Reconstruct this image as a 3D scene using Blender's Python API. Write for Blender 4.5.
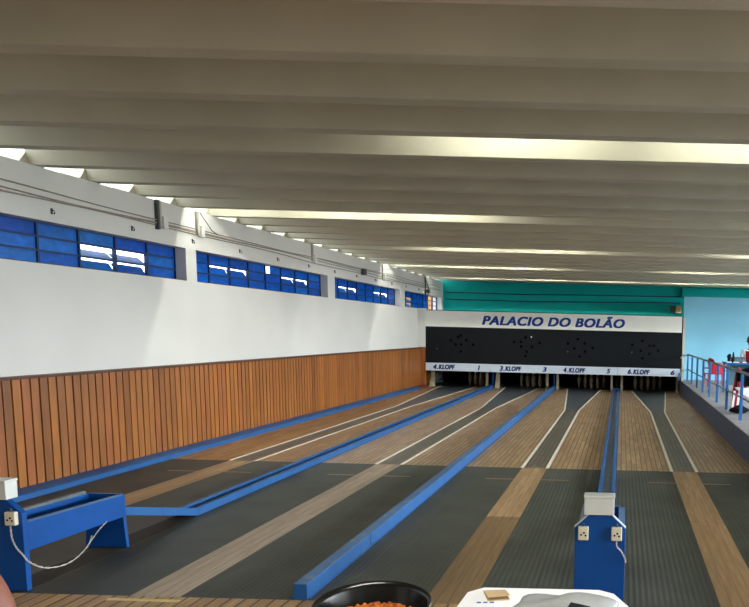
import bpy, bmesh, math, random
from mathutils import Vector, Matrix
random.seed(7)
S = bpy.context.scene
for o in list(bpy.data.objects): bpy.data.objects.remove(o)
C = S.collection

# ---------------------------------------------------------------- camera
PITCH = math.atan(135 / 900); ROLL = 0.0255
F = Vector((0, math.cos(PITCH), -math.sin(PITCH)))
R0 = Vector((1, 0, 0)); U0 = Vector((0, math.sin(PITCH), math.cos(PITCH)))
R = R0 * math.cos(ROLL) + U0 * math.sin(ROLL)
U = -R0 * math.sin(ROLL) + U0 * math.cos(ROLL)
cd = bpy.data.cameras.new('camera'); cam = bpy.data.objects.new('camera', cd); C.objects.link(cam)
cam.matrix_world = Matrix(((R.x, U.x, -F.x, 0), (R.y, U.y, -F.y, 0), (R.z, U.z, -F.z, 1.6), (0, 0, 0, 1)))
cd.sensor_width = 36; cd.lens = 900 / 749 * 36
cd.shift_x = -(618.5 - 374.5) / 749; cd.shift_y = (467.5 - 303.5) / 749
cd.clip_end = 300
S.camera = cam

# ---------------------------------------------------------------- light
W = bpy.data.worlds.new('overcast_daylight'); S.world = W; W.use_nodes = True
bg = W.node_tree.nodes['Background']; bg.inputs[0].default_value = (0.86, 0.94, 1.0, 1); bg.inputs[1].default_value = 4.0

def area(name, loc, rot, sx, sy, power, col):
    l = bpy.data.lights.new(name, 'AREA'); l.shape = 'RECTANGLE'; l.size = sx; l.size_y = sy
    l.energy = power; l.color = col
    o = bpy.data.objects.new(name, l); C.objects.link(o); o.location = loc; o.rotation_euler = rot
    return o
# daylight entering through the open right-hand side of the hall
area('daylight_side_opening', (14.0, 13.5, 4.0), (0, math.radians(76), 0), 2.8, 38, 12500, (0.88, 0.95, 1.0))
# added fill light behind the photographer, in front of the closed wall
area('rear_fill_light', (5.0, -2.8, 1.6), (math.radians(90), 0, 0), 5.0, 2.0, 24, (0.95, 0.97, 1.0))
# added fill light brightening the foreground tables, no lamp known there
area('table_fill_light', (-0.2, 1.9, 2.9), (0, 0, 0), 1.6, 0.25, 55, (1.0, 0.97, 0.9))

VS = S.view_settings
S.display_settings.display_device = 'sRGB'
VS.view_transform = 'Standard'; VS.look = 'None'; VS.gamma = 1; VS.use_curve_mapping = False
VS.exposure = 0.1
S.cycles.use_denoising = True
S.cycles.max_bounces = 8; S.cycles.diffuse_bounces = 6
S.cycles.sample_clamp_indirect = 6

# ---------------------------------------------------------------- materials
def srgb(r, g, b):
    f = lambda c: (c / 255) / 12.92 if c / 255 <= 0.04045 else ((c / 255 + 0.055) / 1.055) ** 2.4
    return (f(r), f(g), f(b), 1)

def base_mat(name):
    m = bpy.data.materials.new(name); m.use_nodes = True
    nt = m.node_tree; return m, nt, nt.nodes['Principled BSDF']

def paint(name, col, rough=0.5, spec=0.4, var=0.12, scale=6.0, bump=0.0, metal=0.0, wear=None, wscale=9.0, wmin=0.62):
    """one colour with soft blotches, optional worn patches of another colour"""
    m, nt, p = base_mat(name); N = nt.nodes; L = nt.links
    tc = N.new('ShaderNodeTexCoord'); no = N.new('ShaderNodeTexNoise')
    no.inputs['Scale'].default_value = scale; no.inputs['Detail'].default_value = 5
    L.new(tc.outputs['Object'], no.inputs['Vector'])
    rp = N.new('ShaderNodeValToRGB'); L.new(no.outputs['Fac'], rp.inputs['Fac'])
    c = Vector(col[:3])
    rp.color_ramp.elements[0].position = 0.3; rp.color_ramp.elements[1].position = 0.7
    rp.color_ramp.elements[0].color = (*(c * (1 - var)), 1); rp.color_ramp.elements[1].color = (*(c * (1 + var)), 1)
    out = rp.outputs['Color']
    if wear:
        n2 = N.new('ShaderNodeTexNoise'); n2.inputs['Scale'].default_value = wscale; n2.inputs['Detail'].default_value = 8
        n2.inputs['Roughness'].default_value = 0.7
        L.new(tc.outputs['Object'], n2.inputs['Vector'])
        r2 = N.new('ShaderNodeValToRGB'); L.new(n2.outputs['Fac'], r2.inputs['Fac'])
        r2.color_ramp.elements[0].position = wmin; r2.color_ramp.elements[1].position = wmin + 0.1
        mx = N.new('ShaderNodeMixRGB'); L.new(r2.outputs['Color'], mx.inputs['Fac'])
        L.new(out, mx.inputs[1]); mx.inputs[2].default_value = wear; out = mx.outputs[0]
    L.new(out, p.inputs['Base Color'])
    p.inputs['Roughness'].default_value = rough; p.inputs['Specular IOR Level'].default_value = spec
    p.inputs['Metallic'].default_value = metal
    if bump:
        b = N.new('ShaderNodeBump'); b.inputs['Strength'].default_value = bump; b.inputs['Distance'].default_value = 0.01
        L.new(no.outputs['Fac'], b.inputs['Height']); L.new(b.outputs['Normal'], p.inputs['Normal'])
    return m

def planks(name, c1, c2, joint, length, width, rough=0.35, spec=0.4, stain=None, mortar=0.006, smin=0.55):
    """staggered wooden strips running along Y, with grain and stains"""
    m, nt, p = base_mat(name); N = nt.nodes; L = nt.links
    tc = N.new('ShaderNodeTexCoord')
    mp = N.new('ShaderNodeMapping'); mp.inputs['Rotation'].default_value = (0, 0, math.radians(90))
    L.new(tc.outputs['Object'], mp.inputs['Vector'])
    br = N.new('ShaderNodeTexBrick'); L.new(mp.outputs[0], br.inputs['Vector'])
    br.inputs['Scale'].default_value = 1; br.inputs['Brick Width'].default_value = length; br.inputs['Row Height'].default_value = width
    br.inputs['Mortar Size'].default_value = mortar; br.inputs['Mortar Smooth'].default_value = 0.3; br.inputs['Bias'].default_value = 0
    br.inputs['Color1'].default_value = c1; br.inputs['Color2'].default_value = c2; br.inputs['Mortar'].default_value = joint
    mg = N.new('ShaderNodeMapping'); mg.inputs['Scale'].default_value = (40, 2.2, 10); L.new(tc.outputs['Object'], mg.inputs['Vector'])
    gr = N.new('ShaderNodeTexNoise'); gr.inputs['Scale'].default_value = 1; gr.inputs['Detail'].default_value = 6
    L.new(mg.outputs[0], gr.inputs['Vector'])
    rg = N.new('ShaderNodeValToRGB'); L.new(gr.outputs['Fac'], rg.inputs['Fac'])
    rg.color_ramp.elements[0].position = 0.3; rg.color_ramp.elements[0].color = (0.62, 0.62, 0.62, 1)
    rg.color_ramp.elements[1].position = 0.7; rg.color_ramp.elements[1].color = (1.15, 1.15, 1.15, 1)
    mu = N.new('ShaderNodeMixRGB'); mu.blend_type = 'MULTIPLY'; mu.inputs[0].default_value = 0.75
    L.new(br.outputs['Color'], mu.inputs[1]); L.new(rg.outputs['Color'], mu.inputs[2])
    out = mu.outputs[0]
    if stain:
        n2 = N.new('ShaderNodeTexNoise'); n2.inputs['Scale'].default_value = 1.3; n2.inputs['Detail'].default_value = 7
        L.new(tc.outputs['Object'], n2.inputs['Vector'])
        r2 = N.new('ShaderNodeValToRGB'); L.new(n2.outputs['Fac'], r2.inputs['Fac'])
        r2.color_ramp.elements[0].position = smin; r2.color_ramp.elements[1].position = smin + 0.2
        r2.color_ramp.elements[1].color = (0.6, 0.6, 0.6, 1)
        mx = N.new('ShaderNodeMixRGB'); L.new(r2.outputs['Color'], mx.inputs[0]); L.new(out, mx.inputs[1]); mx.inputs[2].default_value = stain
        out = mx.outputs[0]
    L.new(out, p.inputs['Base Color'])
    p.inputs['Roughness'].default_value = rough; p.inputs['Specular IOR Level'].default_value = spec
    b = N.new('ShaderNodeBump'); b.inputs['Strength'].default_value = 0.25; b.inputs['Distance'].default_value = 0.004
    L.new(br.outputs['Fac'], b.inputs['Height']); b.invert = True
    L.new(b.outputs['Normal'], p.inputs['Normal'])
    return m

def island(name, cols, rough, spec=0.3, scale=(6, 6, 1.2), dark=0.6):
    """each loose board / pane of the mesh takes its own tone, with streaks along Z"""
    m, nt, p = base_mat(name); N = nt.nodes; L = nt.links
    g = N.new('ShaderNodeNewGeometry'); rp = N.new('ShaderNodeValToRGB'); L.new(g.outputs['Random Per Island'], rp.inputs['Fac'])
    cr = rp.color_ramp; cr.elements[0].color = cols[0]; cr.elements[1].color = cols[-1]
    for i, c in enumerate(cols[1:-1]):
        e = cr.elements.new((i + 1) / (len(cols) - 1)); e.color = c
    tc = N.new('ShaderNodeTexCoord'); mp = N.new('ShaderNodeMapping'); mp.inputs['Scale'].default_value = scale
    L.new(tc.outputs['Object'], mp.inputs['Vector'])
    ad = N.new('ShaderNodeVectorMath'); ad.operation = 'ADD'; L.new(mp.outputs[0], ad.inputs[0])
    sc = N.new('ShaderNodeVectorMath'); sc.operation = 'SCALE'; sc.inputs['Scale'].default_value = 40
    cx = N.new('ShaderNodeCombineXYZ'); L.new(g.outputs['Random Per Island'], cx.inputs[2]); L.new(cx.outputs[0], sc.inputs[0]); L.new(sc.outputs[0], ad.inputs[1])
    no = N.new('ShaderNodeTexNoise'); no.inputs['Scale'].default_value = 2; no.inputs['Detail'].default_value = 6; L.new(ad.outputs[0], no.inputs['Vector'])
    r2 = N.new('ShaderNodeValToRGB'); L.new(no.outputs['Fac'], r2.inputs['Fac'])
    r2.color_ramp.elements[0].position = 0.3; r2.color_ramp.elements[1].position = 0.72
    r2.color_ramp.elements[0].color = (dark, dark, dark, 1); r2.color_ramp.elements[1].color = (1.15, 1.15, 1.15, 1)
    mu = N.new('ShaderNodeMixRGB'); mu.blend_type = 'MULTIPLY'; mu.inputs[0].default_value = 1
    L.new(rp.outputs[0], mu.inputs[1]); L.new(r2.outputs[0], mu.inputs[2]); L.new(mu.outputs[0], p.inputs['Base Color'])
    p.inputs['Roughness'].default_value = rough; p.inputs['Specular IOR Level'].default_value = spec
    m['rgb_node'] = mu.name
    return m

def ribbed(name, col, rough):
    """rubber matting with fine ribs along Y and dusty patches"""
    m = paint(name, col, rough, 0.35, 0.3, 1.6, 0)
    nt = m.node_tree; N = nt.nodes; L = nt.links; p = N['Principled BSDF']
    tc = N.new('ShaderNodeTexCoord'); wv = N.new('ShaderNodeTexWave'); wv.wave_type = 'BANDS'; wv.bands_direction = 'X'
    wv.inputs['Scale'].default_value = 8.5; L.new(tc.outputs['Object'], wv.inputs['Vector'])
    b = N.new('ShaderNodeBump'); b.inputs['Strength'].default_value = 0.25; b.inputs['Distance'].default_value = 0.006
    L.new(wv.outputs['Fac'], b.inputs['Height']); L.new(b.outputs['Normal'], p.inputs['Normal'])
    # rib crests are coloured paler than the grooves between them
    src = p.inputs['Base Color'].links[0].from_socket
    mx = N.new('ShaderNodeMixRGB'); mx.blend_type = 'MULTIPLY'; mx.inputs[0].default_value = 0.16
    L.new(src, mx.inputs[1]); L.new(wv.outputs['Color'], mx.inputs[2]); L.new(mx.outputs[0], p.inputs['Base Color'])
    return m

def emit(name, col, power):
    m = bpy.data.materials.new(name); m.use_nodes = True; nt = m.node_tree; nt.nodes.clear()
    e = nt.nodes.new('ShaderNodeEmission'); e.inputs[0].default_value = col; e.inputs[1].default_value = power
    o = nt.nodes.new('ShaderNodeOutputMaterial'); nt.links.new(e.outputs[0], o.inputs[0]); return m

M = {}
M['plaster'] = paint('white_plaster', srgb(224, 222, 216), 0.8, 0.2, 0.03, 1.2)
M['plaster_side'] = paint('cream_plaster', srgb(200, 195, 180), 0.85, 0.2, 0.06, 1.2)
M['teal'] = paint('teal_wall_paint', srgb(0, 172, 164), 0.7, 0.25, 0.05, 1.5)
M['sky_blue'] = paint('light_blue_wall_paint', srgb(130, 190, 214), 0.7, 0.25, 0.06, 1.1)
M['cement'] = paint('grey_cement_sheet', srgb(196, 191, 170), 0.85, 0.2, 0.08, 1.5)
M['concrete'] = paint('grey_concrete', srgb(140, 140, 142), 0.8, 0.25, 0.12, 3)
M['platform_face'] = paint('slate_blue_platform_paint', srgb(72, 82, 104), 0.5, 0.4, 0.15, 2)
M['subfloor'] = paint('dark_subfloor', srgb(60, 55, 50), 0.8, 0.2, 0.1, 3)
M['blue'] = paint('glossy_blue_paint', srgb(2, 72, 146), 0.4, 0.28, 0.10, 5, wear=srgb(50, 96, 148), wscale=14, wmin=0.66)
M['blue_top'] = paint('worn_blue_paint', srgb(66, 108, 156), 0.45, 0.45, 0.12, 5, wear=srgb(112, 134, 156), wscale=9, wmin=0.56)
M['kerb_blue'] = paint('kerb_blue_paint', srgb(34, 90, 150), 0.5, 0.3, 0.1, 4, wear=srgb(90, 126, 162), wscale=7, wmin=0.64)
M['rail_blue'] = paint('rail_blue_paint', srgb(24, 100, 166), 0.45, 0.45, 0.1, 8)
M['rail_grey'] = paint('handrail_grey_paint', srgb(132, 152, 164), 0.5, 0.45, 0.1, 8)
M['frame_blue'] = paint('dark_blue_frame_paint', srgb(24, 52, 98), 0.5, 0.4, 0.1, 8)
M['trough'] = paint('grey_worn_trough', srgb(96, 106, 112), 0.5, 0.4, 0.15, 6)
M['edge'] = paint('pale_edging_strip', srgb(196, 212, 232), 0.5, 0.4, 0.08, 12)
M['cream_plastic'] = paint('cream_plastic', srgb(222, 216, 192), 0.4, 0.45, 0.05, 9, wear=srgb(140, 110, 80), wscale=22, wmin=0.72)
M['white_box'] = paint('pale_painted_box', srgb(214, 216, 212), 0.45, 0.4, 0.05, 9, wear=srgb(150, 130, 105), wscale=16, wmin=0.71)
M['black'] = paint('matt_black', srgb(20, 22, 24), 0.7, 0.25, 0.2, 6)
M['board_black'] = paint('black_scuffed_board', srgb(12, 17, 22), 0.65, 0.2, 0.15, 3, wear=srgb(52, 58, 62), wscale=30, wmin=0.76)
M['hole'] = paint('hole_black', srgb(4, 5, 6), 0.95, 0.0, 0.1, 6)
M['sign_white'] = paint('sign_white_paint', srgb(240, 238, 228), 0.6, 0.3, 0.03, 2)
M['label_white'] = paint('label_bluish_white', srgb(222, 234, 246), 0.5, 0.35, 0.04, 3)
M['letter'] = paint('letter_blue', srgb(18, 56, 136), 0.6, 0.3, 0.05, 8)
M['letter_dark'] = paint('letter_navy', srgb(24, 38, 100), 0.6, 0.3, 0.05, 8)
M['line'] = paint('cream_line', srgb(236, 231, 214), 0.5, 0.35, 0.12, 7)
M['mat'] = ribbed('ribbed_black_rubber', srgb(66, 70, 63), 0.55)
M['deck'] = planks('lane_deck_boards', srgb(186, 154, 114), srgb(160, 130, 94), srgb(88, 66, 46), 0.62, 0.062, 0.42, 0.35, srgb(138, 104, 68))
M['deck_warm'] = planks('lane_deck_warm_boards', srgb(188, 146, 98), srgb(160, 120, 78), srgb(88, 62, 38), 0.62, 0.062, 0.42, 0.35, srgb(146, 100, 60))
M['deck_grey'] = planks('lane_deck_bleached_boards', srgb(192, 162, 132), srgb(168, 138, 110), srgb(96, 78, 62), 0.62, 0.062, 0.42, 0.35, srgb(150, 110, 70), smin=0.5)
M['runway'] = planks('dark_runway_boards', srgb(112, 102, 88), srgb(96, 88, 76), srgb(50, 45, 40), 1.6, 0.055, 0.4, 0.4, srgb(50, 48, 46))
M['fan'] = planks('slate_fan_boards', srgb(74, 82, 88), srgb(64, 72, 78), srgb(44, 47, 50), 2.2, 0.05, 0.35, 0.45)
M['strip'] = planks('approach_strip_wood', srgb(186, 152, 112), srgb(170, 136, 98), srgb(126, 98, 68), 2.4, 0.075, 0.5, 0.35, srgb(152, 120, 82), mortar=0.002)
M['strip_dark'] = planks('approach_strip_dark_wood', srgb(146, 116, 78), srgb(130, 102, 68), srgb(92, 70, 46), 2.4, 0.075, 0.5, 0.35, srgb(112, 86, 56), mortar=0.002)
M['strip_grey'] = planks('approach_strip_bleached_wood', srgb(186, 166, 144), srgb(168, 148, 126), srgb(122, 102, 84), 2.4, 0.075, 0.5, 0.35, srgb(156, 128, 100), mortar=0.002)
M['floor_wood'] = planks('plank_floor_wood', srgb(196, 158, 112), srgb(170, 136, 94), srgb(80, 60, 40), 2.2, 0.085, 0.5, 0.35, srgb(104, 80, 54), mortar=0.007)
M['wainscot'] = island('varnished_wainscot_boards', [srgb(132, 80, 40), srgb(168, 106, 52), srgb(148, 88, 46), srgb(182, 112, 48), srgb(156, 98, 46), srgb(164, 96, 52)], 0.4, 0.4, (5, 5, 0.9), 0.72)
M['wainscot_back'] = paint('dark_gap_wood', srgb(46, 24, 14), 0.8, 0.1)
M['cap'] = paint('dark_brown_rail_wood', srgb(84, 44, 24), 0.5, 0.4, 0.15, 6)
M['pin'] = paint('worn_wooden_pin', srgb(196, 178, 140), 0.45, 0.4, 0.15, 9)
M['guard'] = paint('cream_guard_paint', srgb(190, 178, 150), 0.6, 0.3, 0.12, 6)
M['red_tile'] = paint('red_brown_paint', srgb(112, 58, 42), 0.6, 0.3, 0.1, 5)
M['cable'] = paint('grey_cable', srgb(158, 146, 132), 0.6, 0.3, 0.15, 12)
M['dark_metal'] = paint('dark_grey_metal', srgb(70, 72, 74), 0.5, 0.4, 0.15, 10)
M['conduit'] = paint('pale_conduit_paint', srgb(186, 180, 168), 0.6, 0.3, 0.08, 7)
M['chain'] = paint('pale_cord', srgb(196, 190, 180), 0.6, 0.4, 0.1, 10)
M['paper'] = paint('white_paper', srgb(240, 241, 244), 0.6, 0.3, 0.015, 3)
M['card'] = paint('brown_card', srgb(196, 170, 128), 0.7, 0.25, 0.06, 8)
M['pack_blue'] = paint('pack_blue_print', srgb(58, 92, 168), 0.5, 0.4, 0.2, 40)
M['grey_bag'] = paint('grey_plastic_film', srgb(160, 164, 164), 0.25, 0.6, 0.1, 14, 0.5)
M['pan'] = paint('black_enamel', srgb(10, 11, 12), 0.22, 0.55, 0.1, 4)
M['food'] = island('orange_toasted_food', [srgb(168, 82, 26), srgb(206, 118, 46), srgb(140, 62, 20), srgb(190, 96, 34)], 0.6, 0.3, (20, 20, 20), 0.8)
M['table_wood'] = paint('brown_table_wood', srgb(96, 66, 42), 0.5, 0.35, 0.15, 5)
M['plastic_white'] = paint('white_plastic', srgb(228, 228, 224), 0.4, 0.4, 0.03, 5)
M['red'] = paint('red_plastic', srgb(186, 32, 50), 0.4, 0.45, 0.12, 6)
M['red_cloth'] = paint('red_cloth', srgb(170, 30, 48), 0.85, 0.2, 0.18, 9)
M['black_cloth'] = paint('black_cloth', srgb(20, 22, 28), 0.9, 0.15, 0.25, 9, 0.3)
M['white_cloth'] = paint('white_cloth', srgb(236, 240, 246), 0.85, 0.2, 0.04, 6)
M['grey_blue'] = paint('grey_blue_panel', srgb(84, 120, 134), 0.6, 0.3, 0.1, 5)
M['skin'] = paint('skin', srgb(116, 70, 54), 0.5, 0.35, 0.06, 12)
M['hair'] = paint('dark_hair', srgb(24, 18, 16), 0.6, 0.3, 0.2, 30)
M['denim'] = paint('blue_denim', srgb(50, 66, 96), 0.85, 0.2, 0.15, 20)
M['ochre'] = paint('ochre_render', srgb(150, 112, 70), 0.9, 0.1, 0.15, 0.8)
M['tube'] = emit('fluorescent_glow', (0.96, 1.0, 0.92, 1), 120)
M['tape'] = paint('pale_yellow_tape', srgb(222, 200, 132), 0.6, 0.3, 0.12, 12)

def glass_paint(name, cols):
    m = island(name, cols, 0.3, 0.5, (3, 3, 8), 0.7)
    nt = m.node_tree; N = nt.nodes; L = nt.links; p = N['Principled BSDF']
    tr = N.new('ShaderNodeBsdfTranslucent'); L.new(N[m['rgb_node']].outputs[0], tr.inputs[0])
    mx = N.new('ShaderNodeMixShader'); mx.inputs[0].default_value = 0.5
    L.new(p.outputs[0], mx.inputs[1]); L.new(tr.outputs[0], mx.inputs[2])
    L.new(mx.outputs[0], N['Material Output'].inputs[0])
    return m
M['pane'] = glass_paint('blue_painted_glass', [srgb(10, 108, 196), srgb(24, 126, 208), srgb(8, 98, 186), srgb(32, 132, 204)])
M['pane_pale'] = glass_paint('streaky_blue_painted_glass', [srgb(22, 100, 190), srgb(56, 142, 204), srgb(26, 104, 198), srgb(46, 132, 198)])

# ---------------------------------------------------------------- mesh helper
class MB:
    def __init__(s): s.bm = bmesh.new()
    def poly(s, pts):
        return s.bm.faces.new([s.bm.verts.new(p) for p in pts])
    def hexa(s, b, t):
        """bottom ring b and top ring t, counter-clockwise from above"""
        n = len(b); vb = [s.bm.verts.new(p) for p in b]; vt = [s.bm.verts.new(p) for p in t]
        s.bm.faces.new(vb[::-1]); s.bm.faces.new(vt)
        for i in range(n): s.bm.faces.new((vb[i], vb[(i + 1) % n], vt[(i + 1) % n], vt[i]))
        return s
    def box(s, x0, x1, y0, y1, z0, z1):
        return s.hexa([(x0, y0, z0), (x1, y0, z0), (x1, y1, z0), (x0, y1, z0)], [(x0, y0, z1), (x1, y0, z1), (x1, y1, z1), (x0, y1, z1)])
    def slab(s, xy, z0, z1):
        return s.hexa([(x, y, z0) for x, y in xy], [(x, y, z1) for x, y in xy])
    def prism_y(s, xz, y0, y1):
        """outline in X,Z pushed along Y (outline clockwise seen from -Y)"""
        return s.hexa([(x, y0, z) for x, z in xz], [(x, y1, z) for x, z in xz])
    def prism_x(s, yz, x0, x1):
        return s.hexa([(x0, y, z) for y, z in yz], [(x1, y, z) for y, z in yz])
    def tube(s, pts, r, n=8, closed=False):
        pts = [Vector(p) for p in pts]; rings = []
        for i, p in enumerate(pts):
            a = pts[max(i - 1, 0)]; b = pts[min(i + 1, len(pts) - 1)]
            t = (b - a).normalized(); u = t.cross(Vector((0, 0, 1)))
            if u.length < 1e-3: u = t.cross(Vector((1, 0, 0)))
            u.normalize(); v = u.cross(t)
            rr = r[i] if isinstance(r, (list, tuple)) else r
            rings.append([s.bm.verts.new(p + (u * math.cos(k * 2 * math.pi / n) + v * math.sin(k * 2 * math.pi / n)) * rr) for k in range(n)])
        for a, b in zip(rings, rings[1:]):
            for k in range(n): s.bm.faces.new((a[k], a[(k + 1) % n], b[(k + 1) % n], b[k]))
        s.bm.faces.new(rings[0][::-1]); s.bm.faces.new(rings[-1])
        return s
    def lathe(s, prof, c=(0, 0, 0), n=16, caps=True):
        rings = []
        for r, z in prof:
            rings.append([s.bm.verts.new((c[0] + r * math.cos(k * 2 * math.pi / n), c[1] + r * math.sin(k * 2 * math.pi / n), c[2] + z)) for k in range(n)])
        for a, b in zip(rings, rings[1:]):
            for k in range(n): s.bm.faces.new((a[k], a[(k + 1) % n], b[(k + 1) % n], b[k]))
        if caps: s.bm.faces.new(rings[0][::-1]); s.bm.faces.new(rings[-1])
        return s
    def ball(s, c, r, seg=8, squash=1.0):
        ret = bmesh.ops.create_uvsphere(s.bm, u_segments=seg, v_segments=max(4, seg // 2 + 1), radius=r)
        for v in ret['verts']: v.co = Vector((v.co.x, v.co.y, v.co.z * squash)) + Vector(c)
        return s
    def torus(s, c, ra, rb, axis, n=10, k=6):
        rings = []
        ax = Vector(axis).normalized(); u = ax.orthogonal().normalized(); v = ax.cross(u)
        for i in range(n):
            a = i * 2 * math.pi / n; d = u * math.cos(a) + v * math.sin(a)
            rings.append([s.bm.verts.new(Vector(c) + d * (ra + rb * math.cos(j * 2 * math.pi / k)) + ax * rb * math.sin(j * 2 * math.pi / k)) for j in range(k)])
        for i in range(n):
            a, b = rings[i], rings[(i + 1) % n]
            for j in range(k): s.bm.faces.new((a[j], b[j], b[(j + 1) % k], a[(j + 1) % k]))
        return s
    def build(s, name, mat, parent=None, smooth=False, bevel=0.0, segs=2):
        bmesh.ops.recalc_face_normals(s.bm, faces=s.bm.faces)
        me = bpy.data.meshes.new(name)
        off = Vector((0, 0, 0)); p = parent
        while p is not None: off += p.location; p = p.parent
        if parent is None:
            xs = [v.co for v in s.bm.verts]
            off = Vector(((min(v.x for v in xs) + max(v.x for v in xs)) / 2, (min(v.y for v in xs) + max(v.y for v in xs)) / 2, min(v.z for v in xs)))
        for v in s.bm.verts: v.co -= off
        s.bm.to_mesh(me); s.bm.free()
        if smooth:
            for f in me.polygons: f.use_smooth = True
        me.materials.append(mat)
        o = bpy.data.objects.new(name, me); C.objects.link(o)
        if parent is None: o.location = off
        else: o.parent = parent
        if bevel:
            b = o.modifiers.new('bevel', 'BEVEL'); b.width = bevel; b.segments = segs; b.limit_method = 'ANGLE'
        return o

def thing(name, loc, label, cat, group=None):
    o = bpy.data.objects.new(name, None); C.objects.link(o); o.location = loc; o.empty_display_size = 0.1
    o['label'] = label; o['category'] = cat
    if group: o['group'] = group
    return o
def tag(o, label, cat, group=None, kind=None):
    o['label'] = label; o['category'] = cat
    if group: o['group'] = group
    if kind: o['kind'] = kind
    return o
def struct(o):
    o['kind'] = 'structure'; return o
def copy_tree(o, parent=None):
    c = o.copy(); C.objects.link(c)
    if parent is not None: c.parent = parent
    for ch in list(o.children): copy_tree(ch, c)
    return c

def lettering(name, txt, x0, x1, z0, z1, y, mat, parent, bold=0.03, shear=0.22):
    """flat raised heavy letters filling the box x0..x1, z0..z1 on a panel facing -Y"""
    cu = bpy.data.curves.new(name, 'FONT'); cu.body = txt; cu.size = 1; cu.shear = shear; cu.extrude = 0.02; cu.space_character = 1.10
    t = bpy.data.objects.new(name, cu); C.objects.link(t)
    bpy.context.view_layer.update()
    one = bpy.data.meshes.new_from_object(t.evaluated_get(bpy.context.evaluated_depsgraph_get()))
    bpy.data.objects.remove(t); bpy.data.curves.remove(cu)
    bm = bmesh.new()
    for k, (dx, dy) in enumerate(((-1, -.6), (-1, .6), (0, 0), (1, -.6), (1, .6), (0, -.6), (0, .6))):
        n0 = len(bm.verts); bm.from_mesh(one); bm.verts.ensure_lookup_table()
        for v in bm.verts[n0:]: v.co += Vector((dx * bold, dy * bold, k * .002))
    me = bpy.data.meshes.new(name); bm.to_mesh(me); bm.free(); bpy.data.meshes.remove(one)
    xs = [v.co.x for v in me.vertices]; ys = [v.co.y for v in me.vertices]
    ax, bx, ay, by = min(xs), max(xs), min(ys), max(ys)
    off = Vector((0, 0, 0)); p = parent
    while p is not None: off += p.location; p = p.parent
    for v in me.vertices:
        q = v.co.copy()
        v.co = Vector((x0 + (q.x - ax) / (bx - ax) * (x1 - x0), y - q.z * 0.12, z0 + (q.y - ay) / (by - ay) * (z1 - z0))) - off
    me.materials.clear(); me.materials.append(mat)
    o = bpy.data.objects.new(name, me); C.objects.link(o); o.parent = parent
    return o

# ---------------------------------------------------------------- structure
XL = -5.5; ZC = 3.0; YB = 28.0
PITCHY = 0.925; Y0R = 5.10 - 9 * PITCHY          # far edges of the low roof pans
struct(MB().box(-60, 60, -30, 90, -0.4, -0.3).build('ground', M['concrete']))
struct(MB().box(-5.9, 9.2, -3.2, 28.3, -0.29, -0.04).build('floor', M['subfloor']))
struct(MB().box(-5.45, 1.63, -3.0, 5.10, -0.04, 0.0).build('floor_planks', M['floor_wood']))
struct(MB().box(1.64, 9.0, -3.0, 28.0, -0.04, 0.35).build('floor_platform', M['concrete']))
struct(MB().box(1.63, 1.64, -3.0, 24.5, -0.04, 0.345).build('trim_1', M['platform_face']))

# left wall: solid below the windows, band above, piers between the bays
bays = [(0.6, 5.75), (6.15, 11.55), (11.83, 17.06), (17.48, 22.60), (23.08, 27.75)]
w = MB(); w.box(-5.75, XL, -3.0, 28.2, 0, 2.11); w.box(-5.75, XL, -3.0, 28.2, 2.51, ZC)
edges = [-3.0] + [v for b in bays for v in b] + [28.2]
for i in range(0, len(edges), 2): w.box(-5.75, XL, edges[i], edges[i + 1], 2.11, 2.51)
struct(w.build('wall_left', M['plaster']))
# crumbly mortar packing in the roof openings at the wall head
w = MB()
for k in range(32):
    y = Y0R + k * PITCHY
    if y > 27.5: break
    w.prism_x([(y + 0.60, ZC), (y + 0.755, ZC), (y + 0.71, ZC + 0.09 + 0.03 * random.random()), (y + 0.66, ZC + 0.05)], -5.74, -5.52)
struct(w.build('trim_2', M['cement']))

# back wall with teal band; light blue partition at the right
struct(MB().box(-5.75, 9.2, YB, YB + 0.2, -0.04, 3.4).build('wall_back', M['teal']))
struct(MB().box(1.8, 9.0, YB - 0.25, YB, 2.70, 2.97).build('trim_3', M['teal']))
struct(MB().box(1.70, 9.0, 25.2, 25.4, 0.35, 2.62).build('wall_partition', M['sky_blue']))
# right wall of the hall (outside the picture) with its long open band, and the wall behind the photographer
w = MB(); w.box(9.0, 9.2, -3.2, 28.2, 0, 0.95); w.box(9.0, 9.2, -3.2, 28.2, 2.85, ZC); w.box(9.0, 9.2, -3.2, -2.0, 0.95, 2.85); w.box(9.0, 9.2, 27.9, 28.2, 0.95, 2.85)
for y in (2, 6.5, 11, 15.5, 20, 24.5): w.box(9.0, 9.2, y, y + 0.3, 0.95, 2.85)
struct(w.build('wall_right', M['plaster_side']))
struct(MB().box(-5.75, 9.2, -3.2, -3.0, 0, 3.4).build('wall_front', M['plaster_side']))

# folded cement roof: low flat pans and raised channels running across the hall
prof = []
CH = 0.36
k = 0
while True:
    y = Y0R + k * PITCHY
    if y > 28.6: break
    prof += [(y - 0.17, ZC), (y, ZC), (y + 0.13, ZC + CH), (y + PITCHY - 0.17 - 0.13, ZC + CH)]
    k += 1
m = MB(); TH = 0.03
lo = [[m.bm.verts.new((x, y, z)) for y, z in prof] for x in (-5.53, 9.6)]
hi = [[m.bm.verts.new((x, y, z + TH)) for y, z in prof] for x in (-5.53, 9.6)]
for i in range(len(prof) - 1):
    m.bm.faces.new((lo[0][i], lo[1][i], lo[1][i + 1], lo[0][i + 1])); m.bm.faces.new((hi[0][i], hi[0][i + 1], hi[1][i + 1], hi[1][i]))
    for a in (0, 1): m.bm.faces.new((lo[a][i], lo[a][i + 1], hi[a][i + 1], hi[a][i]))
struct(m.build('ceiling', M['cement']))
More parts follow.
